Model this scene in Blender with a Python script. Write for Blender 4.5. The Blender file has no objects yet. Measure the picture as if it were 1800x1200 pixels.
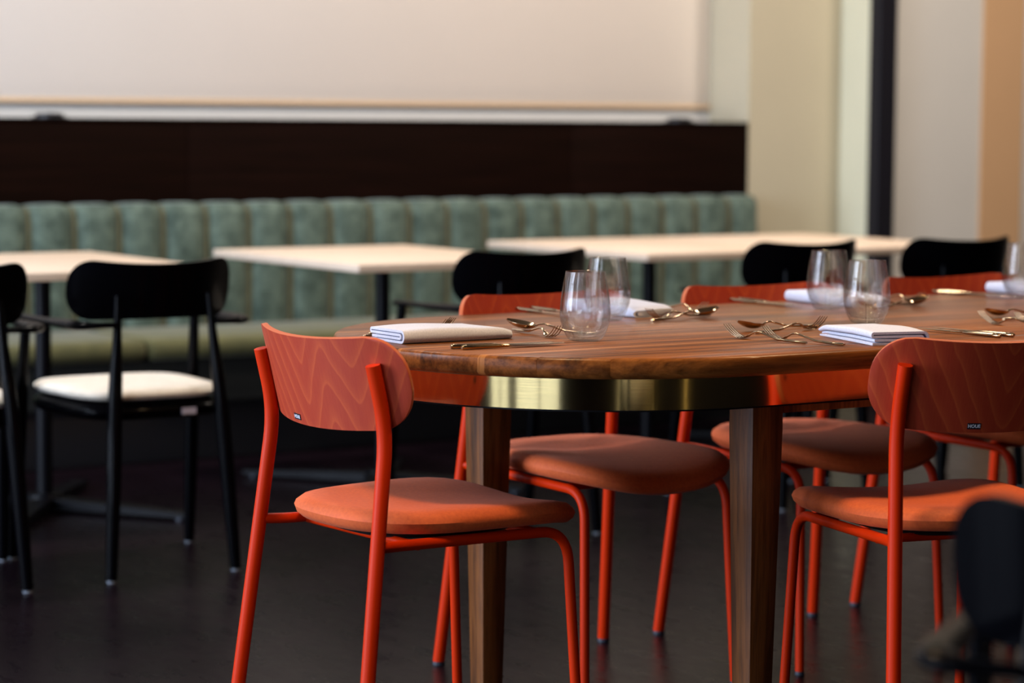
import bpy, bmesh, math, random
from mathutils import Vector, Matrix
random.seed(7)
S = bpy.context.scene
COL = S.collection
PI = math.pi
sin, cos, sqrt = math.sin, math.cos, math.sqrt


def srgb(r, g, b):
    f = lambda c: c / 12.92 if c <= .04045 else ((c + .055) / 1.055) ** 2.4
    return (f(r / 255), f(g / 255), f(b / 255), 1)


# ------------------------------------------------------------------ camera
PITCH, ROLL, YAW, FPX, CAMZ = .0892, .0069, .5748, 4360.76, 1.1842
cam = bpy.data.cameras.new('camera'); camo = bpy.data.objects.new('camera', cam); COL.objects.link(camo)
cam.sensor_width = 36; cam.lens = FPX * 36 / 1800
F = Vector((sin(YAW) * cos(PITCH), cos(YAW) * cos(PITCH), -sin(PITCH)))
R0 = Vector((cos(YAW), -sin(YAW), 0)); U0 = R0.cross(F)
R1 = R0 * cos(ROLL) + U0 * sin(ROLL); U1 = -R0 * sin(ROLL) + U0 * cos(ROLL)
M = Matrix.Identity(4)
for i in range(3):
    M[i][0] = R1[i]; M[i][1] = U1[i]; M[i][2] = -F[i]
M[2][3] = CAMZ
camo.matrix_world = M
cam.dof.use_dof = True; cam.dof.focus_distance = 4.55; cam.dof.aperture_fstop = 2.7
cam.clip_start = .05
S.camera = camo

# ------------------------------------------------------------------ world, lights, exposure
S.view_settings.view_transform = 'Standard'; S.view_settings.look = 'None'
S.view_settings.exposure = 0; S.view_settings.gamma = 1; S.view_settings.use_curve_mapping = False
w = bpy.data.worlds.new('world'); S.world = w; w.use_nodes = True
w.node_tree.nodes['Background'].inputs[0].default_value = (.55, .7, 1, 1)
w.node_tree.nodes['Background'].inputs[1].default_value = .0


def area(name, loc, target, sx, sy, power, color, spread=180):
    l = bpy.data.lights.new(name, 'AREA'); l.shape = 'RECTANGLE'; l.size = sx; l.size_y = sy
    l.energy = power; l.color = color; l.spread = math.radians(spread)
    o = bpy.data.objects.new(name, l); COL.objects.link(o)
    o.location = loc
    d = (Vector(target) - Vector(loc)).normalized()
    o.rotation_euler = d.to_track_quat('-Z', 'Y').to_euler()
    return o


XL, XR, YB, YF, ZC = -3.0, 10.2, -3.6, 8.52, 4.2
# daylight through the glazed bays of the left wall (brightest towards the banquette end)
WIN = [(.4, 2.6, .9, 58), (2.45, .9, 4.0, 95), (5.55, 1.7, 4.0, 470), (7.4, 1.6, 4.0, 300)]      # centre, width, top, watts; first bay is added, low, to brighten the brass
DAY = (.70, .81, 1)
for cy, wy, zt, pw in WIN:
    area('window_daylight', (XL - .12, cy, .03 + zt / 2), (XL + 1, cy, .03 + zt / 2), wy, zt - .1, pw, DAY)
# narrow glazed strips behind the camera
STR = [(-.9, .12, (1, .95, .82)), (-.35, .07, (1, .9, .65)), (.9, .06, (1, .78, .32)), (1.25, .08, (1, .8, .4)), (3.1, .08, (1, .72, .3))]
for x, wx, c in STR:
    area('strip_daylight', (x, YB - .1, 1.2), (x, 0, 1.2), wx, 2.2, wx * 2.2 * PI * 4.5, c)
# warm ceiling lamps above the banquette tables and the back wall
for x, pw, c in ((2.2, 33, (1, .96, .90)), (4.0, 34, (1, .89, .79)), (5.8, 36, (1, .83, .71))):
    area('ceiling_lamp', (x, 6.7, ZC - .06), (x, 7.1, 0), .4, .4, pw, c, 120)
area('ceiling_lamp', (7.3, 5.7, ZC - .06), (7.3, 7.4, 0), .5, .5, 84, (1, .87, .74), 150)
# warm lamps above the walnut table
for x in (1.98, 3.7):
    area('table_lamp', (x, 3.35, 2.15), (x, 3.75, 0), .25, .25, 15, (1, .67, .36), 150)

# ------------------------------------------------------------------ materials
def newmat(name):
    m = bpy.data.materials.new(name); m.use_nodes = True
    nt = m.node_tree; b = nt.nodes['Principled BSDF']
    return m, nt, b


def plain(name, c, rough=.5, metal=0, coat=0, spec=.5):
    m, nt, b = newmat(name)
    b.inputs['Base Color'].default_value = c; b.inputs['Roughness'].default_value = rough
    b.inputs['Metallic'].default_value = metal; b.inputs['Coat Weight'].default_value = coat
    b.inputs['Specular IOR Level'].default_value = spec
    return m


def nd(nt, t, **kw):
    n = nt.nodes.new(t)
    for k, v in kw.items():
        setattr(n, k, v)
    return n


def coords(nt, scale, out='Object', rot=(0, 0, 0)):
    tc = nd(nt, 'ShaderNodeTexCoord'); mp = nd(nt, 'ShaderNodeMapping')
    mp.inputs['Scale'].default_value = scale; mp.inputs['Rotation'].default_value = rot
    nt.links.new(tc.outputs[out], mp.inputs['Vector'])
    return mp.outputs['Vector']


def noise(nt, vec, scale=5, detail=4, rough=.55, dist=0):
    n = nd(nt, 'ShaderNodeTexNoise'); n.inputs['Scale'].default_value = scale
    n.inputs['Detail'].default_value = detail; n.inputs['Roughness'].default_value = rough
    n.inputs['Distortion'].default_value = dist
    nt.links.new(vec, n.inputs['Vector'])
    return n.outputs['Fac']


def ramp(nt, fac, stops):
    r = nd(nt, 'ShaderNodeValToRGB'); e = r.color_ramp.elements
    while len(e) < len(stops):
        e.new(.5)
    for i, (p, c) in enumerate(stops):
        e[i].position = p; e[i].color = c
    nt.links.new(fac, r.inputs['Fac'])
    return r.outputs['Color']


def math_(nt, op, a, b=None):
    n = nd(nt, 'ShaderNodeMath', operation=op)
    for i, v in enumerate((a, b)):
        if v is None: continue
        if isinstance(v, (int, float)): n.inputs[i].default_value = v
        else: nt.links.new(v, n.inputs[i])
    return n.outputs[0]


def mixc(nt, fac, a, b, mode='MIX'):
    n = nd(nt, 'ShaderNodeMix', data_type='RGBA', blend_type=mode)
    for sock, v in ((n.inputs[0], fac), (n.inputs[6], a), (n.inputs[7], b)):
        if isinstance(v, (int, float, tuple)): sock.default_value = v
        else: nt.links.new(v, sock)
    return n.outputs[2]


def bump(nt, b, fac, strength=.2, dist=.002):
    n = nd(nt, 'ShaderNodeBump'); n.inputs['Strength'].default_value = strength; n.inputs['Distance'].default_value = dist
    nt.links.new(fac, n.inputs['Height']); nt.links.new(n.outputs['Normal'], b.inputs['Normal'])


def fabric(name, c1, c2, scale=60, sheen=.3, fine=900, rough=.9, bstr=.25):
    m, nt, b = newmat(name)
    v = coords(nt, (1, 1, 1))
    f = noise(nt, v, scale, 5, .6)
    nt.links.new(ramp(nt, f, [(.3, c1), (.7, c2)]), b.inputs['Base Color'])
    b.inputs['Roughness'].default_value = rough
    b.inputs['Sheen Weight'].default_value = sheen; b.inputs['Sheen Roughness'].default_value = .4
    bump(nt, b, noise(nt, v, fine, 2, .6), bstr, .001)
    return m


def wall_paint(name, c, var=.04):
    m, nt, b = newmat(name)
    v = coords(nt, (1, 1, 1))
    f = noise(nt, v, 3, 5, .6)
    d = tuple(max(0, x * (1 - var)) for x in c[:3]) + (1,)
    nt.links.new(ramp(nt, f, [(.3, d), (.7, c)]), b.inputs['Base Color'])
    b.inputs['Roughness'].default_value = .85; b.inputs['Specular IOR Level'].default_value = .2
    bump(nt, b, noise(nt, v, 160, 3, .6), .12, .001)
    return m


def walnut(name, lines=(), grain=(1.3, 24, 24), dark=1.0, rough=.34, spec=.2):
    m, nt, b = newmat(name)
    v = coords(nt, grain)
    oi = nd(nt, 'ShaderNodeObjectInfo')
    va = nd(nt, 'ShaderNodeVectorMath', operation='ADD')
    cb = nd(nt, 'ShaderNodeCombineXYZ'); nt.links.new(math_(nt, 'MULTIPLY', oi.outputs['Random'], 37.0), cb.inputs[0])
    nt.links.new(v, va.inputs[0]); nt.links.new(cb.outputs[0], va.inputs[1])
    g = noise(nt, va.outputs[0], 1.3, 7, .62, .35)
    fine = noise(nt, va.outputs[0], 7, 5, .7, .1)
    k = lambda r_, g_, b_: tuple(x * dark for x in srgb(r_, g_, b_)[:3]) + (1,)
    col = ramp(nt, g, [(.28, k(42, 21, 7)), (.45, k(96, 51, 17)), (.58, k(144, 84, 34)), (.72, k(64, 33, 11))])
    col = mixc(nt, .22, col, ramp(nt, fine, [(.35, k(60, 33, 18)), (.62, k(150, 98, 58))]), 'MIX')
    tint = math_(nt, 'ADD', math_(nt, 'MULTIPLY', oi.outputs['Random'], .5), .75)
    hs = nd(nt, 'ShaderNodeHueSaturation'); nt.links.new(tint, hs.inputs['Value']); nt.links.new(col, hs.inputs['Color'])
    col = hs.outputs['Color']
    if lines:
        tc = nd(nt, 'ShaderNodeTexCoord'); sp = nd(nt, 'ShaderNodeSeparateXYZ'); nt.links.new(tc.outputs['Object'], sp.inputs[0])
        wob = math_(nt, 'MULTIPLY', math_(nt, 'SUBTRACT', noise(nt, coords(nt, (2, 2, 2)), 1.5, 2), .5), .012)
        y = math_(nt, 'ADD', sp.outputs['Y'], wob)
        for yl, wd, cc in lines:
            d = math_(nt, 'ABSOLUTE', math_(nt, 'SUBTRACT', y, yl))
            fac = math_(nt, 'LESS_THAN', d, wd)
            col = mixc(nt, math_(nt, 'MULTIPLY', fac, .6), col, cc)
    nt.links.new(col, b.inputs['Base Color'])
    b.inputs['Roughness'].default_value = rough; b.inputs['Specular IOR Level'].default_value = spec
    bump(nt, b, fine, .08, .001)
    return m


def veneer(name, c1, c2, rough=.42):
    """stained plywood with a cathedral (flame) figure; object coords x across, z up"""
    m, nt, b = newmat(name)
    tc = nd(nt, 'ShaderNodeTexCoord'); sp = nd(nt, 'ShaderNodeSeparateXYZ'); nt.links.new(tc.outputs['Object'], sp.inputs[0])
    oi = nd(nt, 'ShaderNodeObjectInfo')
    soft = lambda v_, e: math_(nt, 'SQRT', math_(nt, 'ADD', math_(nt, 'MULTIPLY', v_, v_), e * e))
    n1 = math_(nt, 'MULTIPLY', math_(nt, 'SUBTRACT', noise(nt, coords(nt, (9, 9, 4)), 1, 3), .5), 1.1)
    # zigzag (cathedral) contours: valleys either side of a peak, straight diagonals towards the edges
    t_ = soft(math_(nt, 'SUBTRACT', sp.outputs['X'], .071), .010)
    g_ = soft(math_(nt, 'SUBTRACT', t_, .066), .007)
    q = math_(nt, 'MULTIPLY', math_(nt, 'SUBTRACT', sp.outputs['Z'], math_(nt, 'MULTIPLY', g_, 2.0)), 15.0)
    q = math_(nt, 'ADD', math_(nt, 'ADD', q, n1), math_(nt, 'MULTIPLY', oi.outputs['Random'], 9.0))
    fr = math_(nt, 'FRACT', q)
    mid = tuple(a * .6 + d * .4 for a, d in zip(c1, c2))
    col = ramp(nt, fr, [(.0, c2), (.12, mid), (.45, c1), (.93, c1), (1, c2)])
    fine = noise(nt, coords(nt, (300, 300, 18)), 1, 4, .7)
    col = mixc(nt, .25, col, ramp(nt, fine, [(.35, c1), (.65, c2)]))
    nt.links.new(col, b.inputs['Base Color'])
    b.inputs['Roughness'].default_value = rough; b.inputs['Specular IOR Level'].default_value = .3
    return m


MAT = {}
MAT['floor'], nt, b = newmat('dark_floor')
v = coords(nt, (1, 1, 1))
f1 = noise(nt, v, 2.2, 8, .65, .4)
nt.links.new(ramp(nt, f1, [(.3, srgb(11, 5, 10)), (.55, srgb(17, 9, 15)), (.75, srgb(22, 12, 18))]), b.inputs['Base Color'])
fr_ = noise(nt, coords(nt, (3, 1.2, 1)), 6, 6, .6)
nt.links.new(ramp(nt, fr_, [(.3, (.24,) * 3 + (1,)), (.7, (.36,) * 3 + (1,))]), b.inputs['Roughness'])
b.inputs['Specular IOR Level'].default_value = .1; b.inputs['Specular Tint'].default_value = (1, .78, .95, 1)
bump(nt, b, noise(nt, v, 90, 4, .6), .05, .001)

MAT['cream'] = wall_paint('cream_paint', srgb(236, 224, 208))
MAT['board'] = wall_paint('cream_board', srgb(238, 230, 222), .02)
MAT['pillar'] = wall_paint('stone_paint', srgb(196, 187, 162))
MAT['grey_wall'] = wall_paint('grey_paint', srgb(212, 208, 200))
MAT['tan'] = wall_paint('tan_paint', srgb(208, 166, 124))
MAT['lit_side'] = wall_paint('window_lit_paint', srgb(216, 214, 188))  # window light on the grey wall's side, put into the colour
MAT['pole'] = plain('blue_black_metal', srgb(26, 25, 31), .5, 0, 0, .2)
MAT['lath'] = plain('pale_tan_strip', srgb(224, 194, 158), .7)
MAT['white'] = wall_paint('white_paint', srgb(230, 230, 228))
MAT['dark_room'] = wall_paint('room_paint', srgb(84, 74, 68))
MAT['ceiling'] = wall_paint('ceiling_paint', srgb(110, 100, 92))
MAT['panel'], nt, b = newmat('dark_stained_panel')
f = noise(nt, coords(nt, (1, 20, 22)), 2, 6, .6)
nt.links.new(ramp(nt, f, [(.3, srgb(12, 4, 2)), (.7, srgb(24, 9, 5))]), b.inputs['Base Color'])
b.inputs['Roughness'].default_value = .6; b.inputs['Specular IOR Level'].default_value = .04
MAT['black_metal'] = plain('black_powder_coat', (.002, .002, .0035, 1), .42, 0, 0, .12)
MAT['black_wood'] = plain('black_lacquered_wood', (.0012, .0012, .002, 1), .3, 0, .08, .03)
MAT['black_wood'].node_tree.nodes['Principled BSDF'].inputs['Coat Roughness'].default_value = .08
MAT['black_plastic'] = plain('black_plastic', (.01, .01, .012, 1), .45)
MAT['shaded_fabric'] = fabric('shaded_olive_fabric', srgb(12, 12, 8), srgb(19, 19, 12), 80, .0)  # shade on the seat front, put into a near-black olive
MAT['velvet'] = fabric('green_velvet', srgb(44, 62, 54), srgb(100, 118, 106), 20, .2, 400, .8, .1)
MAT['seat_velvet'] = fabric('green_seat_velvet', srgb(74, 74, 42), srgb(96, 94, 56), 12, .15, 400, .85, .1)
MAT['piping'] = fabric('olive_piping', srgb(98, 96, 70), srgb(116, 112, 82), 40, .2)
MAT['cream_fabric'] = fabric('cream_upholstery', srgb(226, 214, 196), srgb(240, 230, 214), 50, .2)
MAT['linen'] = fabric('grey_white_linen', srgb(198, 204, 226), srgb(220, 225, 242), 300, .15, 1400, .95, .3)
MAT['terracotta'] = fabric('terracotta_upholstery', srgb(202, 84, 34), srgb(220, 100, 42), 150, .04, 1100, .7, .35)
MAT['red_metal'] = plain('orange_red_powder_coat', srgb(196, 44, 2), .42, 0, 0, .12)
MAT['red_veneer'] = veneer('red_stained_veneer', srgb(160, 53, 33), srgb(184, 78, 42))
MAT['ply_edge'] = plain('stained_ply_edge', srgb(186, 92, 48), .5)
MAT['glide'] = plain('pale_plastic_glide', srgb(120, 128, 140), .4)
MAT['dark_glide'] = plain('grey_plastic_glide', srgb(52, 56, 66), .4)
MAT['oak'], nt, b = newmat('pale_oak')
f = noise(nt, coords(nt, (2, 26, 26)), 2, 6, .6)
nt.links.new(ramp(nt, f, [(.3, srgb(206, 184, 162)), (.7, srgb(222, 202, 182))]), b.inputs['Base Color'])
b.inputs['Roughness'].default_value = .45
SAP = srgb(190, 126, 70)
MAT['walnut_top'] = walnut('walnut_boards', [(4.192, .0065, SAP), (3.676, .006, SAP), (3.848, .0045, SAP), (4.06, .003, SAP), (3.945, .006, srgb(44, 24, 13))], rough=.3)
MAT['walnut'] = walnut('walnut_legs', (), (26, 26, 1.6), .62, .45, .25)
MAT['brass'], nt, b = newmat('brushed_brass')
b.inputs['Base Color'].default_value = srgb(228, 204, 142); b.inputs['Metallic'].default_value = 1
b.inputs['Roughness'].default_value = .2
f = noise(nt, coords(nt, (3, 3, 260)), 3, 5, .7)
nt.links.new(ramp(nt, f, [(.3, (.08,) * 3 + (1,)), (.7, (.13,) * 3 + (1,))]), b.inputs['Roughness'])
b.inputs['Anisotropic'].default_value = .55
tg_ = nd(nt, 'ShaderNodeCombineXYZ'); tg_.inputs[2].default_value = 1; nt.links.new(tg_.outputs[0], b.inputs['Tangent'])
MAT['cutlery'] = plain('champagne_metal', srgb(188, 160, 126), .14, 1)
MAT['glass'], nt, b = newmat('clear_glass')     # thin blown glass: mostly straight-through, a little refraction, Fresnel gloss
nt.nodes.remove(b)
tr = nd(nt, 'ShaderNodeBsdfTransparent'); rf = nd(nt, 'ShaderNodeBsdfRefraction'); gl = nd(nt, 'ShaderNodeBsdfGlossy')
tr.inputs[0].default_value = (.985, .985, .985, 1); rf.inputs['IOR'].default_value = 1.45; rf.inputs['Roughness'].default_value = 0
gl.inputs['Roughness'].default_value = .02
m1 = nd(nt, 'ShaderNodeMixShader'); m1.inputs[0].default_value = .2
nt.links.new(tr.outputs[0], m1.inputs[1]); nt.links.new(rf.outputs[0], m1.inputs[2])
lw = nd(nt, 'ShaderNodeLayerWeight'); lw.inputs[0].default_value = .5
fz = math_(nt, 'ADD', math_(nt, 'MULTIPLY', math_(nt, 'POWER', lw.outputs['Facing'], 4.0), .5), .03)
m2 = nd(nt, 'ShaderNodeMixShader'); nt.links.new(fz, m2.inputs[0])
nt.links.new(m1.outputs[0], m2.inputs[1]); nt.links.new(gl.outputs[0], m2.inputs[2])
nt.links.new(m2.outputs[0], nt.nodes['Material Output'].inputs['Surface'])
MAT['tag'] = plain('black_tag', (.006, .005, .012, 1), .5)
MAT['tag_white'] = plain('white_print', srgb(225, 228, 240), .5)
MAT['tag_lilac'] = plain('pale_tag', srgb(190, 186, 205), .5)

# ------------------------------------------------------------------ mesh helpers
def obj(name, bm, mat, parent=None, smooth=True, mats=None):
    bmesh.ops.recalc_face_normals(bm, faces=bm.faces)
    me = bpy.data.meshes.new(name); bm.to_mesh(me); bm.free()
    for mm in (mats or [mat]):
        me.materials.append(MAT[mm] if isinstance(mm, str) else mm)
    if smooth:
        me.polygons.foreach_set('use_smooth', [True] * len(me.polygons))
        try:
            me.set_sharp_from_angle(angle=math.radians(38))
        except Exception:
            pass
    o = bpy.data.objects.new(name, me); COL.objects.link(o)
    if parent: o.parent = parent
    return o


def thing(name, label, cat, loc=(0, 0, 0), rz=0, group=None):
    o = bpy.data.objects.new(name, None); COL.objects.link(o)
    o.empty_display_size = .05
    o.location = loc; o.rotation_euler = (0, 0, rz)
    o['label'] = label; o['category'] = cat
    if group: o['group'] = group
    return o


def tag(o, label, cat, group=None):
    o['label'] = label; o['category'] = cat
    if group: o['group'] = group
    return o


def struct(name, bm, mat, smooth=False):
    o = obj(name, bm, mat, None, smooth); o['kind'] = 'structure'
    return o


def dup(root, loc, rz, label=None, group=None):
    r = root.copy(); COL.objects.link(r); r.location = loc; r.rotation_euler = (0, 0, rz)
    if label: r['label'] = label
    if group: r['group'] = group
    for ch in list(root.children):
        c = ch.copy(); COL.objects.link(c); c.parent = r
        for g in list(ch.children):
            d = g.copy(); COL.objects.link(d); d.parent = c
    return r


def box(bm, x0, x1, y0, y1, z0, z1, bevel=0, seg=2):
    vs = [bm.verts.new((x, y, z)) for x in (x0, x1) for y in (y0, y1) for z in (z0, z1)]
    fs = [(0, 1, 3, 2), (4, 6, 7, 5), (0, 4, 5, 1), (2, 3, 7, 6), (0, 2, 6, 4), (1, 5, 7, 3)]
    faces = [bm.faces.new([vs[i] for i in f]) for f in fs]
    if bevel:
        edges = list({e for f in faces for e in f.edges})
        bmesh.ops.bevel(bm, geom=edges, offset=bevel, segments=seg, profile=.5, affect='EDGES')
    return bm


def nb(): return bmesh.new()


def boxo(name, dims, mat, parent=None, bevel=0, seg=2):
    return obj(name, box(nb(), *dims, bevel, seg), mat, parent, bool(bevel))


def fillet(pts, rad, n=6):
    """polyline with rounded corners"""
    P = [Vector(p) for p in pts]; out = [P[0]]
    for i in range(1, len(P) - 1):
        a, b_, c = P[i - 1], P[i], P[i + 1]
        r = rad[i] if isinstance(rad, (list, tuple)) else rad
        d1 = (a - b_); d2 = (c - b_)
        t = min(r, d1.length * .49, d2.length * .49)
        p1 = b_ + d1.normalized() * t; p2 = b_ + d2.normalized() * t
        for k in range(n + 1):
            s = k / n
            out.append(p1 * (1 - s) ** 2 + b_ * 2 * s * (1 - s) + p2 * s * s)
    out.append(P[-1])
    return out


def tube(bm, path, rad, n=14, cap=True, flat=1.0, up=(0, 0, 1)):
    """sweep a circle (or ellipse, flat = height/width) along path; rad scalar or list"""
    P = [Vector(p) for p in path]; rings = []
    t0 = (P[1] - P[0]).normalized()
    a = Vector(up)
    if abs(a.dot(t0)) > .95: a = Vector((0, 1, 0))
    nrm = (a - t0 * a.dot(t0)).normalized()
    for i, p in enumerate(P):
        if i == 0: t = P[1] - P[0]
        elif i == len(P) - 1: t = P[-1] - P[-2]
        else: t = (P[i + 1] - P[i]).normalized() + (P[i] - P[i - 1]).normalized()
        t.normalize()
        nrm = (nrm - t * nrm.dot(t)).normalized(); bn = t.cross(nrm)
        r = rad[i] if isinstance(rad, (list, tuple)) else rad
        rings.append([bm.verts.new(p + bn * (cos(2 * PI * k / n) * r) + nrm * (sin(2 * PI * k / n) * r * flat)) for k in range(n)])
    for i in range(len(rings) - 1):
        for k in range(n):
            bm.faces.new((rings[i][k], rings[i][(k + 1) % n], rings[i + 1][(k + 1) % n], rings[i + 1][k]))
    if cap:
        bm.faces.new(rings[0][::-1]); bm.faces.new(rings[-1])
    return bm


def lathe(bm, prof, n=48, c=(0, 0, 0)):
    rings = []
    for r, z in prof:
        if r < 1e-6: rings.append([bm.verts.new((c[0], c[1], c[2] + z))])
        else: rings.append([bm.verts.new((c[0] + r * cos(2 * PI * k / n), c[1] + r * sin(2 * PI * k / n), c[2] + z)) for k in range(n)])
    for a, b_ in zip(rings, rings[1:]):
        for k in range(n):
            k2 = (k + 1) % n
            if len(a) == 1 and len(b_) == 1: continue
            if len(a) == 1: bm.faces.new((a[0], b_[k], b_[k2]))
            elif len(b_) == 1: bm.faces.new((a[k], a[k2], b_[0]))
            else: bm.faces.new((a[k], a[k2], b_[k2], b_[k]))
    return bm


def sheet(bm, nu, nv, fn, thick):
    """curved sheet: fn(u,v)->(point, normal) u,v in 0..1, solid with given thickness along normal; returns rim faces"""
    A = []; B = []
    for i in range(nu + 1):
        ra = []; rb = []
        for j in range(nv + 1):
            p, nr = fn(i / nu, j / nv)
            ra.append(bm.verts.new(p)); rb.append(bm.verts.new(p + nr * thick))
        A.append(ra); B.append(rb)
    for i in range(nu):
        for j in range(nv):
            bm.faces.new((A[i][j], A[i + 1][j], A[i + 1][j + 1], A[i][j + 1]))
            bm.faces.new((B[i][j], B[i][j + 1], B[i + 1][j + 1], B[i + 1][j]))
    rim = []
    loop = [(i, 0) for i in range(nu)] + [(nu, j) for j in range(nv)] + [(i, nv) for i in range(nu, 0, -1)] + [(0, j) for j in range(nv, 0, -1)]
    for k in range(len(loop)):
        i, j = loop[k]; i2, j2 = loop[(k + 1) % len(loop)]
        try:
            f = bm.faces.new((A[i][j], A[i2][j2], B[i2][j2], B[i][j])); f.material_index = 1; rim.append(f)
        except Exception:
            pass
    return rim


def text_mesh(name, body, size, mat, parent, loc, rot, extrude=.0003):
    cu = bpy.data.curves.new(name, 'FONT'); cu.body = body; cu.size = size; cu.extrude = extrude
    cu.align_x = 'CENTER'; cu.align_y = 'CENTER'; cu.offset = size * .015
    tmp = bpy.data.objects.new(name, cu); COL.objects.link(tmp)
    dg = bpy.context.evaluated_depsgraph_get()
    me = bpy.data.meshes.new_from_object(tmp.evaluated_get(dg)); me.name = name
    bpy.data.objects.remove(tmp)
    me.materials.clear(); me.materials.append(MAT[mat])
    o = bpy.data.objects.new(name, me); COL.objects.link(o); o.parent = parent
    o.location = loc; o.rotation_euler = rot
    return o


# ------------------------------------------------------------------ room shell
YP = 8.25      # face of the dark panelling and of the pillar
struct('floor', box(nb(), XL - .3, XR + .3, YB - .3, 9.2, -.1, 0), 'floor')
struct('ceiling', box(nb(), XL - .3, XR + .3, YB - .3, 9.2, ZC, ZC + .1), 'ceiling')
struct('wall_back', box(nb(), XL, 6.52, YF, YF + .2, 0, ZC), 'white')
struct('wall_right', box(nb(), XR, XR + .2, YB, 9.2, 0, ZC), 'dark_room')
struct('wall_pillar', box(nb(), 6.522, 7.02, YP, 8.9, 0, ZC), 'pillar')
struct('wall_lit_side', box(nb(), 7.022, 7.058, 8.03, 8.9, 0, ZC), 'lit_side')  # side face of the grey wall, coloured lighter as if window-lit
struct('wall_far_right', box(nb(), 7.059, 7.634, 8.03, 8.9, 0, ZC), 'grey_wall')
struct('trim_1', box(nb(), 7.635, 7.877, 8.02, 8.9, 0, ZC), 'tan')
struct('wall_corner', box(nb(), 7.878, XR, 8.03, 8.9, 0, ZC), 'grey_wall')
o = struct('trim_2', box(nb(), 7.004, 7.106, 7.985, 8.05, 0, ZC, .006), 'pole')
# left wall with window openings, piers and frames
bm = nb()
box(bm, XL - .2, XL, YB, YF + .2, 0, .06); box(bm, XL - .2, XL, YB, YF + .2, 4.0, ZC)
ys = [YB] + [q for cy, wy, zt, pw in WIN for q in (cy - wy / 2, cy + wy / 2)] + [YF + .2]
for i in range(0, len(ys), 2):
    box(bm, XL - .2, XL, ys[i], ys[i + 1], .06, 4.0)
box(bm, XL - .2, XL, WIN[0][0] - WIN[0][1] / 2, WIN[0][0] + WIN[0][1] / 2, WIN[0][2], 4.0)
struct('wall_left', bm, 'dark_room')
for k, (cy, wy, zt, pw) in enumerate(WIN):
    bm = nb(); a, b_ = cy - wy / 2, cy + wy / 2
    bars = [(a, a + .05, .06, zt), (b_ - .05, b_, .06, zt), (a + .05, b_ - .05, .06, .11), (a + .05, b_ - .05, zt - .06, zt), (cy - .03, cy + .03, .11, zt - .06)]
    if zt > 2: bars += [(a + .05, cy - .03, 2.1, 2.15), (cy + .03, b_ - .05, 2.1, 2.15)]
    for y0, y1, z0, z1 in bars:
        box(bm, XL - .1, XL - .03, y0, y1, z0, z1)
    struct('window_%d' % (k + 1), bm, 'black_metal')
bm = nb()
xs = [XL] + [q for x, wx, c in STR for q in (x - wx / 2, x + wx / 2)] + [XR]
for i in range(0, len(xs), 2):
    box(bm, xs[i], xs[i + 1], YB - .2, YB, 0, ZC)
for i in range(1, len(xs) - 1, 2):
    box(bm, xs[i], xs[i + 1], YB - .2, YB, 0, .08); box(bm, xs[i], xs[i + 1], YB - .2, YB, 2.32, ZC)
struct('wall_rear', bm, 'dark_room')

# cream board on the wall, pale strip beneath it, dark panelling with its ledge
tag(boxo('wall_board', (.5, 6.50, YF - .009, YF - .002, 1.2515, ZC - .01), 'board', None, .002), 'large plain cream board covering the wall above the dark panelling', 'board')
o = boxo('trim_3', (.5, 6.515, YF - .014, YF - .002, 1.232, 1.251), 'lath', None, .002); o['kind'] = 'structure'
ledge = thing('wainscot', 'dark brown wood panelling running along the wall above the green banquette', 'panelling', (0, 0, 0))
cuts = [.6, 2.0, 3.93, 5.62, 6.522]
for i in range(4):
    boxo('panel', (cuts[i] + .0015, cuts[i + 1] - .0015 * (i < 3), YP, YP + .02, .2, 1.168), 'panel', ledge, .0015)
boxo('ledge', (.6, 6.52, YP - .004, YF - .002, 1.168, 1.179), 'panel', ledge, .001)
for i, (x, lb) in enumerate([(3.42, 'low dark dome on the panelling ledge above the two-seat end with the black chairs'), (6.20, 'low dark dome on the panelling ledge close to the stone-coloured pillar')]):
    t = thing('ledge_lamp', lb, 'lamp', (x, YP + .055, 1.1791), 0, 'small domes on the panelling ledge')
    bm = nb(); lathe(bm, [(0, 0), (.066, 0), (.066, .004), (.05, .005), (.05, .013), (.043, .017), (0, .019)], 28)
    obj('cap', bm, 'black_plastic', t)

# ------------------------------------------------------------------ banquette
bq = thing('banquette', 'long green velvet banquette with upright channelled back below the dark panelling', 'banquette', (0, 0, 0))
PIT = .1707; x_end = 6.505; first = 3.272 - 7 * PIT
edges = [first + k * PIT for k in range(26)]
edges = [e for e in edges if e < x_end - .05] + [x_end]
YBK, ZT, ZJ = 8.15, .868, .40


def channel(x0, x1):
    bm = nb(); w_ = x1 - x0; nx = 8
    prof = [(YP - .006, ZT - .004), (YP - .03, ZT + .004), (YBK + .03, ZT + .002), (YBK + .008, ZT - .012), (YBK, ZT - .035), (YBK - .004, .7), (YBK - .002, .55), (YBK, ZJ)]
    rows = []
    for i in range(nx + 1):
        s = i / nx; bul = (1 - (2 * s - 1) ** 4)
        r_ = []
        for j, (y, z) in enumerate(prof):
            yy = y - .022 * bul * (1 if 2 <= j else 0) + (.012 * (1 - bul) if j >= 2 else 0)
            zz = z + (.006 * bul if j in (1, 2) else 0)
            r_.append(bm.verts.new((x0 + w_ * s, yy, zz)))
        rows.append(r_)
    for i in range(nx):
        for j in range(len(prof) - 1):
            bm.faces.new((rows[i][j], rows[i + 1][j], rows[i + 1][j + 1], rows[i][j + 1]))
    bk = [[bm.verts.new((x0 + w_ * i, YP - .004, z)) for z in (ZT - .004, ZJ)] for i in (0, 1)]
    bm.faces.new([rows[0][j] for j in range(len(prof))] + [bk[0][1], bk[0][0]])
    bm.faces.new([rows[-1][j] for j in range(len(prof))][::-1] + [bk[1][0], bk[1][1]])
    return bm


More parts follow.
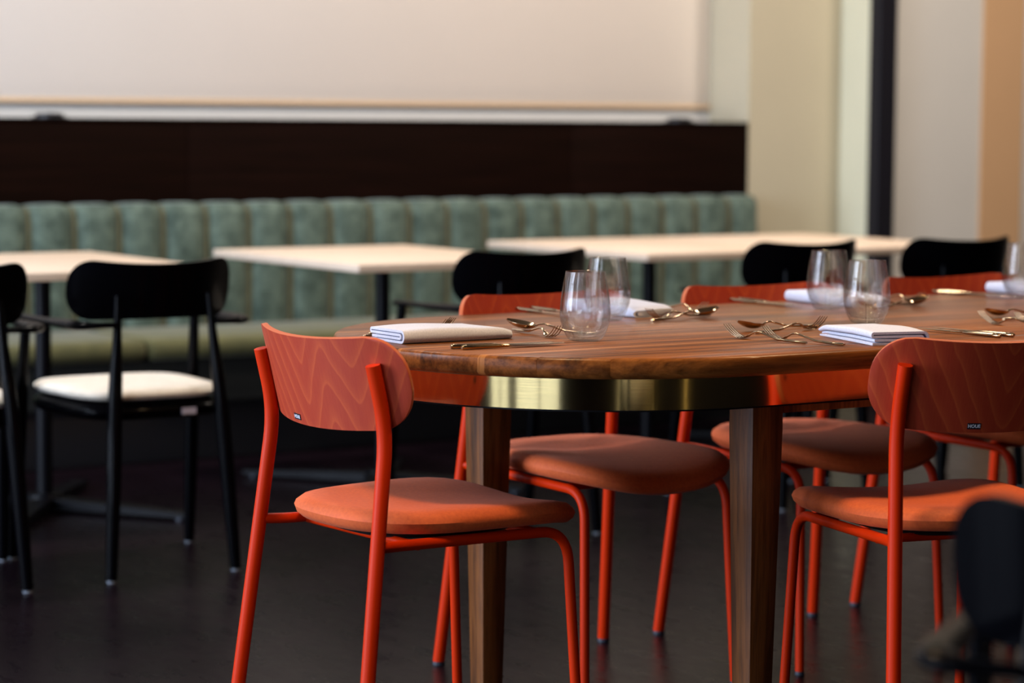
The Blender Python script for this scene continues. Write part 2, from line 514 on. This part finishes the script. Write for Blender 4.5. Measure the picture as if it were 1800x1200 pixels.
for i in range(len(edges) - 1):
    obj('back_channel', channel(edges[i] + .001, edges[i + 1] - .001), 'velvet', bq)
for e in edges[1:-1]:
    bm = nb(); tube(bm, [(e, YBK + .03, ZT - .004), (e, YBK + .006, ZT - .016), (e, YBK - .003, ZT - .05), (e, YBK - .006, .7), (e, YBK - .003, ZJ + .03)], .006, 8)
    obj('piping', bm, 'piping', bq)
cuts = [first, 3.50, 5.00, x_end]
for i in range(3):
    boxo('seat_cushion', (cuts[i] + .002, cuts[i + 1] - .002, 7.655, YBK - .004, .362, .437), 'seat_velvet', bq, .03, 4)
boxo('seat_base', (first, x_end, 7.70, YP - .01, .21, .361), 'shaded_fabric', bq, .004)  # upper part stands in for the shaded cushion front
boxo('plinth', (first + .03, x_end - .03, 7.80, YP - .01, 0, .209), 'black_plastic', bq, .002)

# ------------------------------------------------------------------ pale cafe tables
def cafe_table(label, loc):
    t = thing('cafe_table', label, 'table', loc, 0, 'pale square-edged tables along the banquette')
    boxo('tabletop', (-.364, .364, -.49, .49, .726, .75), 'oak', t, .003)
    bm = nb(); box(bm, -.13, .13, -.2, .2, .716, .7258, .002); obj('top_plate', bm, 'black_metal', t, False)
    bm = nb(); tube(bm, [(0, 0, .03), (0, 0, .716)], .024, 20); obj('column', bm, 'black_metal', t)
    bm = nb()
    lathe(bm, [(0, .055), (.05, .052), (.06, .03), (.06, .012), (0, .012)], 20); obj('hub', bm, 'black_metal', t)
    for sx in (-1, 1):
        for sy in (-1, 1):
            bm = nb()
            d = Vector((sx * .29, sy * .40, 0)); n_ = Vector((-d.y, d.x, 0)).normalized(); u = d.normalized()
            rows = []
            for s, hw, zt in ((.045, .035, .042), (.25, .03, .034), (d.length, .025, .022)):
                c = u * s
                rows.append([bm.verts.new(c + n_ * a * hw + Vector((0, 0, z))) for a, z in ((-1, .01), (1, .01), (1, zt), (-1, zt))])
            for a, b_ in zip(rows, rows[1:]):
                for k in range(4): bm.faces.new((a[k], a[(k + 1) % 4], b_[(k + 1) % 4], b_[k]))
            bm.faces.new(rows[0][::-1]); bm.faces.new(rows[-1])
            arm = obj('base_arm', bm, 'black_metal', t, False)
            bm = nb(); e = u * (d.length - .03); tube(bm, [(e.x, e.y, 0), (e.x, e.y, .0102)], .016, 12); obj('glide', bm, 'dark_glide', arm)
    return t


tab = cafe_table('pale table behind the two black armchairs by the banquette end nearest the window side', (2.851, 6.99, 0))
dup(tab, (3.99, 6.93, 0), 0, 'pale single table behind the black armchair, corner aimed at the walnut table')
dup(tab, (5.125, 7.03, 0), 0, 'pale table nearer of two pushed together before the banquette')
dup(tab, (5.856, 7.03, 0), 0, 'pale table pushed against another, beside the stone-coloured pillar')

# ------------------------------------------------------------------ black armchairs
def make_armchair(label, loc, rz=0):
    t = thing('armchair', label, 'armchair', loc, rz, 'black wooden armchairs')
    for s in (-1, 1):
        bm = nb()
        pts = [(s * .128, .055, .728), (s * .135, .045, .62), (s * .150, .03, .45), (s * .163, .012, .22), (s * .176, 0, .006)]
        tube(bm, fillet(pts, .08, 4), [.0085] + [.010, .011, .012, .0135, .0145] + [.017, .018, .019, .0195, .0195] + [.0195, .019, .0185, .018, .0175] + [.015], 14)
        lg = obj('leg', bm, 'black_wood', t)
        bm = nb(); tube(bm, [(s * .176, 0, 0), (s * .176, 0, .0065)], .012, 12); obj('glide', bm, 'glide', lg)
        bm = nb()
        pts = [(s * .245, .385, .648), (s * .25, .41, .45), (s * .255, .435, .2), (s * .26, .457, .006)]
        tube(bm, fillet(pts, .06, 3), [.013] + [.015, .017, .018, .0185] + [.0185, .018, .0175, .017] + [.0145], 14)
        lg = obj('leg', bm, 'black_wood', t)
        bm = nb(); tube(bm, [(s * .26, .457, 0), (s * .26, .457, .0065)], .012, 12); obj('glide', bm, 'glide', lg)
        # flat bowed arm
        bm = nb()
        path = fillet([(s * .138, .04, .655), (s * .232, .05, .655), (s * .238, .2, .655), (s * .243, .42, .655)], [0, .09, .1, 0], 6)
        n_ = len(path); tube(bm, path, [.014 + .010 * sin(PI * min(1, k / (n_ * .9))) for k in range(n_)], 14, True, .55)
        obj('arm', bm, 'black_wood', t)
    # bent backrest with rounded lobes
    W, H, r = .258, .150, .073

    def fn(u, v):
        a = 2 * u - 1
        if abs(a) > .6: sgn = 1 if a > 0 else -1; s = sgn * (W - r + r * sin((abs(a) - .6) / .4 * PI / 2 * .985))
        else: s = a / .6 * (W - r)
        q = max(0, (abs(s) - (W - r)) / r); h = H / 2 * sqrt(max(0, 1 - q * q)) + .001
        dip = .012 * (abs(s) / W) ** 2 * 1.0
        zc = .737 + dip * .6
        th = s / .33
        x = .33 * sin(th); y = .022 + .33 * (1 - cos(th))
        z = zc + (v - .5) * 2 * h * (1 - .06 * cos(th * 2)) + (v - .5) * dip
        nrm = Vector((-sin(th), cos(th), 0))
        return Vector((x, y - (z - .735) * .18 + .03, z)), nrm
    bm = nb(); sheet(bm, 40, 10, fn, .012); obj('backrest', bm, 'black_wood', t, True, ['black_wood', 'black_wood'])
    # seat
    bm = nb(); pad(bm, .225, .225, (0, .275, .455), .03, .9, 4)
    obj('seat', bm, 'cream_fabric', t)
    bm = nb(); pad(bm, .228, .228, (0, .275, .404), .048, .9, 4); obj('seat_frame', bm, 'black_wood', t)
    tg = boxo('tag', (.045, .085, .0425, .0455, .415, .432), 'tag_lilac', t)
    tg['label'] = 'pale maker tag on the black seat frame'
    return t


def pad(bm, hw, hd, c, th, rear=.9, p=3.2, dish=.008, lip=0, ns=48):
    """cushion: rounded square outline (narrower at the rear), soft edge, slightly dished top"""
    def outline(k, s):
        a = 2 * PI * k / ns; ca, sa = cos(a), sin(a)
        d = (abs(ca) ** p + abs(sa) ** p) ** (-1 / p)
        x, y = ca * d, sa * d
        return c[0] + x * hw * s * (rear + (1 - rear) * (y + 1) / 2), c[1] + y * hd * s
    prof = [(0, -dish), (.35, -dish * .9), (.7, -dish * .2), (.86, -.002), (.94, -th * .12), (.985, -th * .32), (1, -th * .52), (.985, -th * .75), (.94, -th * .95), (.86, -th), (0, -th)]
    rings = []
    for s, z in prof:
        if s == 0: rings.append([bm.verts.new((c[0], c[1], c[2] + th + z))])
        else:
            r_ = []
            for k in range(ns):
                x, y = outline(k, s)
                t_ = max(0, ((y - c[1]) / hd - .15) / .85); q_ = (x - c[0]) / hw
                b_ = max(0, (-(y - c[1]) / hd - .3) / .7)
                r_.append(bm.verts.new((x, y, c[2] + th + z - lip * t_ ** 2 * max(0, 1 - q_ * q_) + lip * .25 * b_ ** 2 + lip * .22 * q_ * q_)))
            rings.append(r_)
    for a, b_ in zip(rings, rings[1:]):
        for k in range(ns):
            k2 = (k + 1) % ns
            if len(a) == 1: bm.faces.new((a[0], b_[k], b_[k2]))
            elif len(b_) == 1: bm.faces.new((a[k], a[k2], b_[0]))
            else: bm.faces.new((a[k], a[k2], b_[k2], b_[k]))
    return bm


ac = make_armchair('black armchair with a cream seat, whole in view left of the red chairs', (2.72, 5.80, 0))
dup(ac, (2.138, 5.80, 0), -.06, 'black armchair cut off by the picture edge beside another black armchair')
dup(ac, (3.872, 5.785, 0), .04, 'black armchair before the single pale table, showing above the walnut table end')
dup(ac, (4.95, 5.85, 0), .03, 'black armchair at the paired pale tables, partly hidden by two stemless glasses')
dup(ac, (5.57, 5.82, 0), .0, 'black armchair at the paired pale tables, farthest along towards the tan wall strip')
dup(ac, (1.749, 1.576, 0), -.95, 'blurred black armchair very close to the camera, lower corner of the photo')

# ------------------------------------------------------------------ walnut table
TX0, TX1, TY, TR, TZ = 2.7504, 4.75, 3.9414, .5107, .772
table = thing('dining_table', 'long walnut dining table with round end, brass apron and square tapered legs', 'table', (0, 0, 0))
LAY = [(TZ, .006), (TZ - .0025, .002), (TZ - .007, 0), (TZ - .030, 0), (TZ - .035, .003), (TZ - .038, .010)]
ycut = [TY - TR, 3.51, 3.592, 3.677, 3.767, 3.849, 3.945, 4.06, 4.125, 4.193, 4.29, 4.372, TY + TR]


def board(a, b_):
    bm = nb(); n = 10; g = .00025
    a2 = a + (g if a > TY - TR + .001 else 0); b2 = b_ - (g if b_ < TY + TR - .001 else 0)
    L = []; Rr = []
    for z, ins in LAY:
        r = TR - ins; l_ = []; r_ = []
        for j in range(n + 1):
            s = j / n
            if a <= TY - TR + .001: s = s * s
            if b_ >= TY + TR - .001: s = 1 - (1 - s) ** 2
            y = a2 + (b2 - a2) * s
            y = min(max(y, TY - r), TY + r); dx = sqrt(max(0, r * r - (y - TY) ** 2))
            l_.append(bm.verts.new((TX0 - dx, y, z))); r_.append(bm.verts.new((TX1 + dx, y, z)))
        L.append(l_); Rr.append(r_)
    for k in range(len(LAY) - 1):
        for j in range(n):
            bm.faces.new((L[k][j], L[k][j + 1], L[k + 1][j + 1], L[k + 1][j]))
            bm.faces.new((Rr[k][j], Rr[k + 1][j], Rr[k + 1][j + 1], Rr[k][j + 1]))
        for j in (0, n):
            bm.faces.new((L[k][j], L[k + 1][j], Rr[k + 1][j], Rr[k][j]))
    for k in (0, len(LAY) - 1):
        for j in range(n):
            bm.faces.new((L[k][j], Rr[k][j], Rr[k][j + 1], L[k][j + 1]))
    return bm


for i in range(len(ycut) - 1):
    obj('board', board(ycut[i], ycut[i + 1]), 'walnut_top', table)


def ring(r, n=40):
    out = []
    for k in range(n + 1):
        a = PI / 2 + PI * k / n
        out.append((TX0 + r * cos(a), TY + r * sin(a)))
    for k in range(n + 1):
        a = -PI / 2 + PI * k / n
        out.append((TX1 + r * cos(a), TY + r * sin(a)))
    return out


def band(r, z0, z1, th, lean=0):
    bm = nb(); A = ring(r); A2 = ring(r - lean); B = ring(r - th); n = len(A)
    V = [[bm.verts.new((p[0], p[1], z)) for p in q] for q, z in ((A, z1), (A2, z0), (B, z0), (B, z1))]
    for a, b_ in ((0, 1), (1, 2), (2, 3), (3, 0)):
        for k in range(n):
            bm.faces.new((V[a][k], V[a][(k + 1) % n], V[b_][(k + 1) % n], V[b_][k]))
    return bm


ap = obj('apron', band(TR - .014,   .679, .7338,     .0055, .0012), 'brass', table)
ap['label'] = 'brushed brass apron band'
obj('apron_lip', band(TR - .0150, .676, .6788, .03), 'black_metal', ap)
obj('apron_core', band(TR - .0200, .683, .7335, .02), 'walnut', ap)
for x, y in ((2.728, 4.300), (2.858, 3.580), (TX1 - .03, TY - .40), (TX1 - .03, TY + .40)):
    if True:
        bm = nb(); s = 1 if y > TY else -1
        lo, hi = .025, .035
        vs = [[bm.verts.new((x + a * h, y + b_ * h, z)) for a, b_ in ((-1, -1), (1, -1), (1, 1), (-1, 1))] for h, z in ((lo, 0), (hi, .62), (hi, .7335))]
        for a, b_ in zip(vs, vs[1:]):
            for k in range(4): bm.faces.new((a[k], a[(k + 1) % 4], b_[(k + 1) % 4], b_[k]))
        bm.faces.new(vs[0][::-1]); bm.faces.new(vs[-1])
        ed = [e for e in bm.edges if abs((e.verts[0].co - e.verts[1].co).z) > .05]
        bmesh.ops.bevel(bm, geom=ed, offset=.004, segments=2, profile=.5, affect='EDGES')
        obj('leg', bm, 'walnut', table)
for y, xa in ((4.300, 2.765), (3.580, 2.895)):
    boxo('rail', (xa, TX1 - .066, y - .014, y + .014, .645, .7335), 'walnut', table, .002)
boxo('cross_rail', (TX1 - .044, TX1 - .016, TY - .36, TY + .36, .645, .7335), 'walnut', table, .002)

# ------------------------------------------------------------------ red dining chairs
def make_red(label, loc, rz):
    t = thing('dining_chair', label, 'chair', loc, rz, 'red tubular dining chairs at the walnut table')
    for s in (-1, 1):
        bm = nb()
        pts = fillet([(s * .1884, -.028, .762), (s * .1884, 0, .648), (s * .2235, -.0771, .006)], .075, 8)
        tube(bm, pts, .0132, 18)
        # round the top rim a little
        lg = obj('leg', bm, 'red_metal', t)
        bm = nb(); tube(bm, [(s * .2235, -.0772, 0), (s * .2235, -.0771, .0075)], .0138, 14); obj('glide', bm, 'dark_glide', lg)
        bm = nb()
        zj = .444; f = (.648 - zj) / .642
        xj = .1884 + f * .0351; yj = -f * .0771
        pts = fillet([(s * (xj - .002), yj + .004, zj), (s * .186, yj + .05, zj - .002), (s * .183, .400, .436), (s * .196, .4248, .006)], [0, .03, .06, 0], 9)
        tube(bm, pts, .0098, 14)
        lg = obj('leg', bm, 'red_metal', t)
        bm = nb(); tube(bm, [(s * .196, .4248, 0), (s * .196, .4248, .0075)], .0105, 14); obj('glide', bm, 'dark_glide', lg)
        bm = nb()
        for z in (.70, .735):
            yy = -.028 * (z - .648) / .114
            tube(bm, [(s * .186, yy + .008, z), (s * .186, yy + .024, z)], .006, 10)
        obj('spacer', bm, 'black_plastic', t)
    for y in (.07, .33):
        bm = nb(); tube(bm, [(-.186, y, .438), (.186, y, .438)], .008, 10); obj('seat_rail', bm, 'red_metal', t)
    W, H, r, RA = .250, .168, .075, .42

    def fn(u, v):
        tt = (2 * v - 1)
        # rows bunch up near the rounded corners
        tt = math.copysign(1 - (1 - abs(tt)) ** 1.35, tt)
        y_ = tt * H / 2
        q = max(0, abs(y_) - (H / 2 - r)); w_ = W - r + sqrt(max(0, r * r - q * q))
        s = (2 * u - 1) * w_
        th = s / RA
        x = RA * sin(th); y = RA * (1 - cos(th)); z = y_
        nrm = Vector((-sin(th), cos(th), 0))
        return Vector((x, y, z)), nrm
    bm = nb(); rim = sheet(bm, 32, 22, fn, .0105)
    ed = [e for e in bm.edges if len(e.link_faces) == 2 and {f.material_index for f in e.link_faces} == {0, 1}]
    try:
        bmesh.ops.bevel(bm, geom=ed, offset=.0012, segments=2, profile=.5, affect='EDGES')
    except Exception:
        pass
    bk = obj('backrest', bm, None, t, True, ['red_veneer', 'ply_edge'])
    bk.location = (0, -.052, .718); bk.rotation_euler = (math.atan2(.028, .114), 0, 0)
    th = -.052 / RA
    tg = boxo('tag', (-.0125, .0125, -.0008, .0004, -.0055, .0055), 'tag', bk)
    tg.location = (RA * sin(th), RA * (1 - cos(th)) - .0003, -.071); tg.rotation_euler = (0, 0, th)
    tg['label'] = 'small black maker tag with white lettering'
    tx = text_mesh('tag_lettering', 'HOUE', .0085, 'tag_white', bk, (RA * sin(th), RA * (1 - cos(th)) - .0013, -.071), (PI / 2, 0, th))
    bm = nb(); pad(bm, .230, .244, (0, .226, .449), .044, .86, 3.0, .008, .03); obj('seat', bm, 'terracotta', t)
    bm = nb(); pad(bm, .17, .15, (0, .19, .4405), .0085, .86, 3.0, 0); obj('seat_pan', bm, 'black_plastic', t)
    return t


rc = make_red('red chair at the round end of the walnut table, back turned with flame-grained veneer', (2.1231, 3.8808, 0), -1.5128)
dup(rc, (3.1139, 3.2325, 0), -.2323, 'red chair on the near long side, dark shaded back turned to the camera')
dup(rc, (2.992, 4.485, 0), 3.1696, 'red chair on the far side behind the two glasses nearest the round table end')
dup(rc, (3.592, 4.485, 0), 3.10, 'red chair on the far side, middle one of the three facing the camera')
dup(rc, (4.2151, 4.525, 0), 3.1639, 'red chair on the far side, farthest from the round table end')

# ------------------------------------------------------------------ tableware
def glass(loc, label):
    H = .130
    outer = [(.0, 0), (.026, 0), (.031, .0025), (.0352, .008), (.0415, .02), (.0465, .036), (.0482, .05), (.0475, .066), (.0452, .085), (.0418, .107), (.0378, H - .001)]
    inner = [(.0374, H), (.0368, H - .001), (.0406, .107), (.0440, .085), (.0463, .066), (.0469, .05), (.045, .037), (.0395, .023), (.032, .014), (.02, .0105), (0, .0095)]
    bm = nb(); lathe(bm, outer + inner, 56)
    o = obj('drinking_glass', bm, 'glass'); o.location = loc
    # smooth all over
    o.data.polygons.foreach_set('use_smooth', [True] * len(o.data.polygons))
    tag(o, label, 'glass', 'stemless glasses on the walnut table')
    return o


g0 = glass((2.639, 3.822, TZ), 'stemless glass nearest the round table end, in front of another glass')
for p, lb in [((2.952, 4.195), 'stemless glass behind the one nearest the round table end, beside a napkin'),
              ((3.375, 3.871), 'stemless glass just behind the napkin of the shaded near-side chair'),
              ((3.557, 4.208), 'stemless glass behind the near-side glass, in front of a black armchair back'),
              ((4.215, 4.279), 'stemless glass cut off by the picture edge beside the farthest napkin')]:
    o = g0.copy(); COL.objects.link(o); o.location = (p[0], p[1], TZ); o['label'] = lb


def make_napkin():
    """cloth folded into four layers: a swept sheet profile across the width, drawn along the length (local y)"""
    W, th, gap = .118, .0046, .0066
    zl = [th / 2 + .0004 + gap * k for k in range(4)]
    run = lambda a, b_, z: [(a + (b_ - a) * i / 8, z) for i in range(9)]

    def bend(x, sg, z0, z1):
        r = abs(z1 - z0) / 2; d = 1 if z1 > z0 else -1
        return [(x + sg * r * .8 * cos(math.radians(a)), (z0 + z1) / 2 + d * r * sin(math.radians(a))) for a in (-60, -30, 0, 30, 60)]
    # bottom layer, one wide outer fold up to the top layer, then the cloth folds back inside twice
    path = run(-W / 2 + .002, W / 2 - .009, zl[0]) + bend(W / 2 - .009, 1, zl[0], zl[3]) + run(W / 2 - .009, -W / 2 + .004, zl[3])
    path += bend(-W / 2 + .004, -1, zl[3], zl[2]) + run(-W / 2 + .004, W / 2 - .015, zl[2])
    path += bend(W / 2 - .015, 1, zl[2], zl[1]) + run(W / 2 - .015, -W / 2 + .006, zl[1])
    P = [Vector((x, z, 0)) for x, z in path]
    up, dn = [], []
    for i, p in enumerate(P):
        t_ = (P[min(i + 1, len(P) - 1)] - P[max(i - 1, 0)]).normalized(); n_ = Vector((-t_.y, t_.x, 0))
        up.append(p + n_ * th / 2); dn.append(p - n_ * th / 2)
    poly = up + dn[::-1]
    L = .235; ny = 16; bm = nb(); rows = []
    for j in range(ny + 1):
        s = j / ny; y = -L / 2 + L * s
        far = max(0, (s - .80) / .20)
        zsc = 1 - .38 * far ** 2.5 + .10 * sin(s * 5.0) * (1 - far) * (s > .05)
        wsc = 1 + .03 * sin(s * 4)
        rows.append([bm.verts.new((q.x * wsc + .003 * sin(s * 3), y + .010 * sin(q.x * 40) * far, max(.0003, q.y * zsc))) for q in poly])
    n_ = len(poly)
    for a, b_ in zip(rows, rows[1:]):
        for k in range(n_): bm.faces.new((a[k], a[(k + 1) % n_], b_[(k + 1) % n_], b_[k]))
    bm.faces.new(rows[0][::-1]); bm.faces.new(rows[-1])
    o = obj('napkin', bm, 'linen')
    return o


np0 = make_napkin()
NAP = [((2.412, 3.972), -PI / 2 + .03, 'folded white napkin at the round table end, folded edge facing the camera'),
       ((3.128, 3.572), -.25, 'folded white napkin in front of the shaded near-side red chair'),
       ((3.082, 4.332), PI + .03, 'folded white napkin behind the two glasses nearest the round end'),
       ((3.688, 4.332), PI - .03, 'folded white napkin behind the middle pair of glasses'),
       ((4.328, 4.338), PI + .05, 'folded white napkin by the farthest red chair and the cut-off glass')]
for i, ((x, y), rz, lb) in enumerate(NAP):
    o = np0 if i == 0 else np0.copy()
    if i: COL.objects.link(o)
    o.location = (x, y, TZ + .0002); o.rotation_euler = (0, 0, rz); tag(o, lb, 'napkin', 'folded napkins on the walnut table')


def strip(bm, rows):
    """rows: list of (y, zc, halfwidth, halfthick)"""
    R_ = []
    for y, z, w_, t_ in rows:
        R_.append([bm.verts.new((w_ * cos(a), y, z + t_ * sin(a))) for a in [2 * PI * k / 10 for k in range(10)]])
    for a, b_ in zip(R_, R_[1:]):
        for k in range(10): bm.faces.new((a[k], a[(k + 1) % 10], b_[(k + 1) % 10], b_[k]))
    bm.faces.new(R_[0][::-1]); bm.faces.new(R_[-1])
    return bm


def make_knife():
    bm = nb(); strip(bm, [(0, .0045, .0030, .0028), (.003, .0045, .0048, .0044), (.02, .0045, .0050, .0044), (.08, .0045, .0045, .0038), (.094, .0045, .0036, .0030), (.098, .0045, .003, .0024)])
    o = obj('knife', bm, 'cutlery')
    bm = nb(); strip(bm, [(.0975, .0045, .003, .0022), (.104, .0045, .006, .0014), (.14, .0045, .0078, .0011), (.19, .0045, .0076, .0009), (.21, .0045, .0052, .0007), (.218, .0045, .0015, .0005)])
    obj('blade', bm, 'cutlery', o)
    return o


def make_fork():
    bm = nb(); strip(bm, [(0, .0035, .0030, .0022), (.004, .0035, .0046, .0028), (.03, .0036, .0044, .0026), (.07, .0052, .0034, .0022), (.10, .0120, .0024, .0020), (.118, .0158, .0022, .0019), (.130, .0140, .0024, .0018), (.142, .0078, .0040, .0016)])
    o = obj('fork', bm, 'cutlery')
    bm = nb()
    strip(bm, [(.141, .0084, .0038, .0015), (.149, .0044, .0090, .0012), (.157, .0026, .0112, .0010), (.165, .0030, .0115, .0009)])
    for k in range(4):
        x = -.0096 + .0064 * k
        tube(bm, [(x, .163, .0030), (x * .98, .177, .0080), (x * .96, .190, .0165), (x * .94, .200, .0260)], [.0016, .0013, .0011, .0007], 7)
    obj('head', bm, 'cutlery', o)
    return o


def make_spoon():
    bm = nb(); strip(bm, [(0, .0035, .0030, .0022), (.004, .0035, .0046, .0028), (.03, .0036, .0044, .0026), (.07, .0055, .0034, .0022), (.10, .0125, .0024, .0020), (.118, .0165, .0022, .0019), (.130, .0150, .0026, .0018), (.140, .0115, .0046, .0015)])
    o = obj('spoon', bm, 'cutlery')
    bm = nb(); nl, nw = 14, 10; top = []; bot = []
    for i in range(nl + 1):
        s = i / nl; y = .138 + .068 * s
        hw = .0215 * (sin(PI * (.06 + .93 * s)) ** .62) * (1.06 - .12 * s)
        zr = .0120 + .011 * s
        dep = .0112 * sin(PI * (.04 + .92 * s)) ** .8
        a_ = []; b_ = []
        for j in range(nw + 1):
            q = 2 * j / nw - 1
            z = zr - dep * (1 - q * q)
            a_.append(bm.verts.new((hw * q, y, z))); b_.append(bm.verts.new((hw * q, y, z - .0011)))
        top.append(a_); bot.append(b_)
    for i in range(nl):
        for j in range(nw):
            bm.faces.new((top[i][j], top[i + 1][j], top[i + 1][j + 1], top[i][j + 1]))
            bm.faces.new((bot[i][j], bot[i][j + 1], bot[i + 1][j + 1], bot[i + 1][j]))
        for j in (0, nw):
            bm.faces.new((top[i][j], bot[i][j], bot[i + 1][j], top[i + 1][j]))
    for i in (0, nl):
        for j in range(nw):
            bm.faces.new((top[i][j], top[i][j + 1], bot[i][j + 1], bot[i][j]))
    obj('bowl', bm, 'cutlery', o)
    return o


PROTO = {'knife': make_knife(), 'fork': make_fork(), 'spoon': make_spoon()}
USED = set()


def cut(kind, p0, p1, label, dz=0.0, tilt=0.0):
    """lay a piece with its handle end at p0 pointing towards p1"""
    rz = math.atan2(p1[1] - p0[1], p1[0] - p0[0]) - PI / 2
    o = PROTO[kind]
    if kind in USED: o = dup(o, (0, 0, 0), 0)
    USED.add(kind)
    o.location = (p0[0], p0[1], TZ + .0003 + dz); o.rotation_euler = (tilt, 0, rz)
    tag(o, label, kind, 'cutlery on the walnut table')


# setting at the round end
cut('knife', (2.322, 3.788), (2.56, 3.778), 'knife nearer the napkin of the pair at the round table end')
cut('knife', (2.332, 3.765), (2.56, 3.760), 'knife nearer the table edge of the pair at the round end')
cut('fork', (2.298, 4.062), (2.55, 4.085), 'fork lying behind the napkin at the round table end')
cut('fork', (2.33, 4.100), (2.55, 4.118), 'fork farther behind the napkin at the round table end')
cut('fork', (2.632, 4.06), (2.606, 3.85), 'dessert fork in front of the glass nearest the round end')
cut('spoon', (2.695, 3.866), (2.612, 4.06), 'dessert spoon with raised bowl before the glass nearest the round end', .003)
# setting of the shaded near-side chair
cut('fork', (2.948, 3.547), (2.915, 3.74), 'outer fork of the pair beside the shaded near-side chair')
cut('fork', (2.988, 3.487), (2.957, 3.69), 'inner fork of the pair beside the shaded near-side chair')
cut('spoon', (3.215, 3.85), (3.03, 3.835), 'dessert spoon, bowl towards the round end, near the paired forks')
cut('fork', (3.004, 3.772), (3.20, 3.80), 'dessert fork with tines pointing at the near-side napkin')
cut('knife', (3.37, 3.475), (3.355, 3.70), 'knife just beyond the near-side napkin, closer to it')
cut('knife', (3.405, 3.475), (3.39, 3.70), 'knife beyond the near-side napkin, farther from it')
# far side: three settings
cut('knife', (2.916, 4.487), (2.925, 4.27), 'knife before the far chair behind the front pair of glasses, outer one')
cut('knife', (2.962, 4.500), (2.968, 4.28), 'knife before the far chair behind the front pair of glasses, inner one')
cut('fork', (3.235, 4.43), (3.235, 4.24), 'fork beside the napkin behind the front pair of glasses')
cut('fork', (3.205, 4.175), (2.99, 4.125), 'dessert fork with tines towards the front pair of glasses')
cut('spoon', (3.006, 4.112), (3.22, 4.155), 'dessert spoon in the table middle, bowl towards the middle glasses')
cut('knife', (3.505, 4.495), (3.515, 4.27), 'knife before the middle far chair, outer one of its pair')
cut('knife', (3.53, 4.495), (3.54, 4.27), 'knife before the middle far chair, inner one of its pair')
cut('fork', (3.86, 4.43), (3.855, 4.25), 'fork beside the napkin behind the middle glasses')
cut('fork', (3.82, 4.215), (3.60, 4.18), 'dessert fork partly seen through the middle near glass')
cut('spoon', (3.63, 4.145), (3.84, 4.19), 'blurred dessert spoon beyond the middle glasses')
cut('knife', (4.115, 4.48), (4.16, 4.26), 'knife before the farthest far chair, outer one of its pair')
cut('knife', (4.14, 4.49), (4.185, 4.27), 'knife before the farthest far chair, inner one of its pair')
# next near-side setting at the picture edge
cut('fork', (3.618, 3.56), (3.585, 3.75), 'outer fork of the pair by the picture edge')
cut('fork', (3.658, 3.50), (3.627, 3.70), 'inner fork of the pair by the picture edge')
cut('spoon', (3.885, 3.86), (3.70, 3.845), 'dessert spoon by the picture edge with dark bowl above two forks')
cut('fork', (3.674, 3.782), (3.87, 3.81), 'dessert fork running off the picture edge')
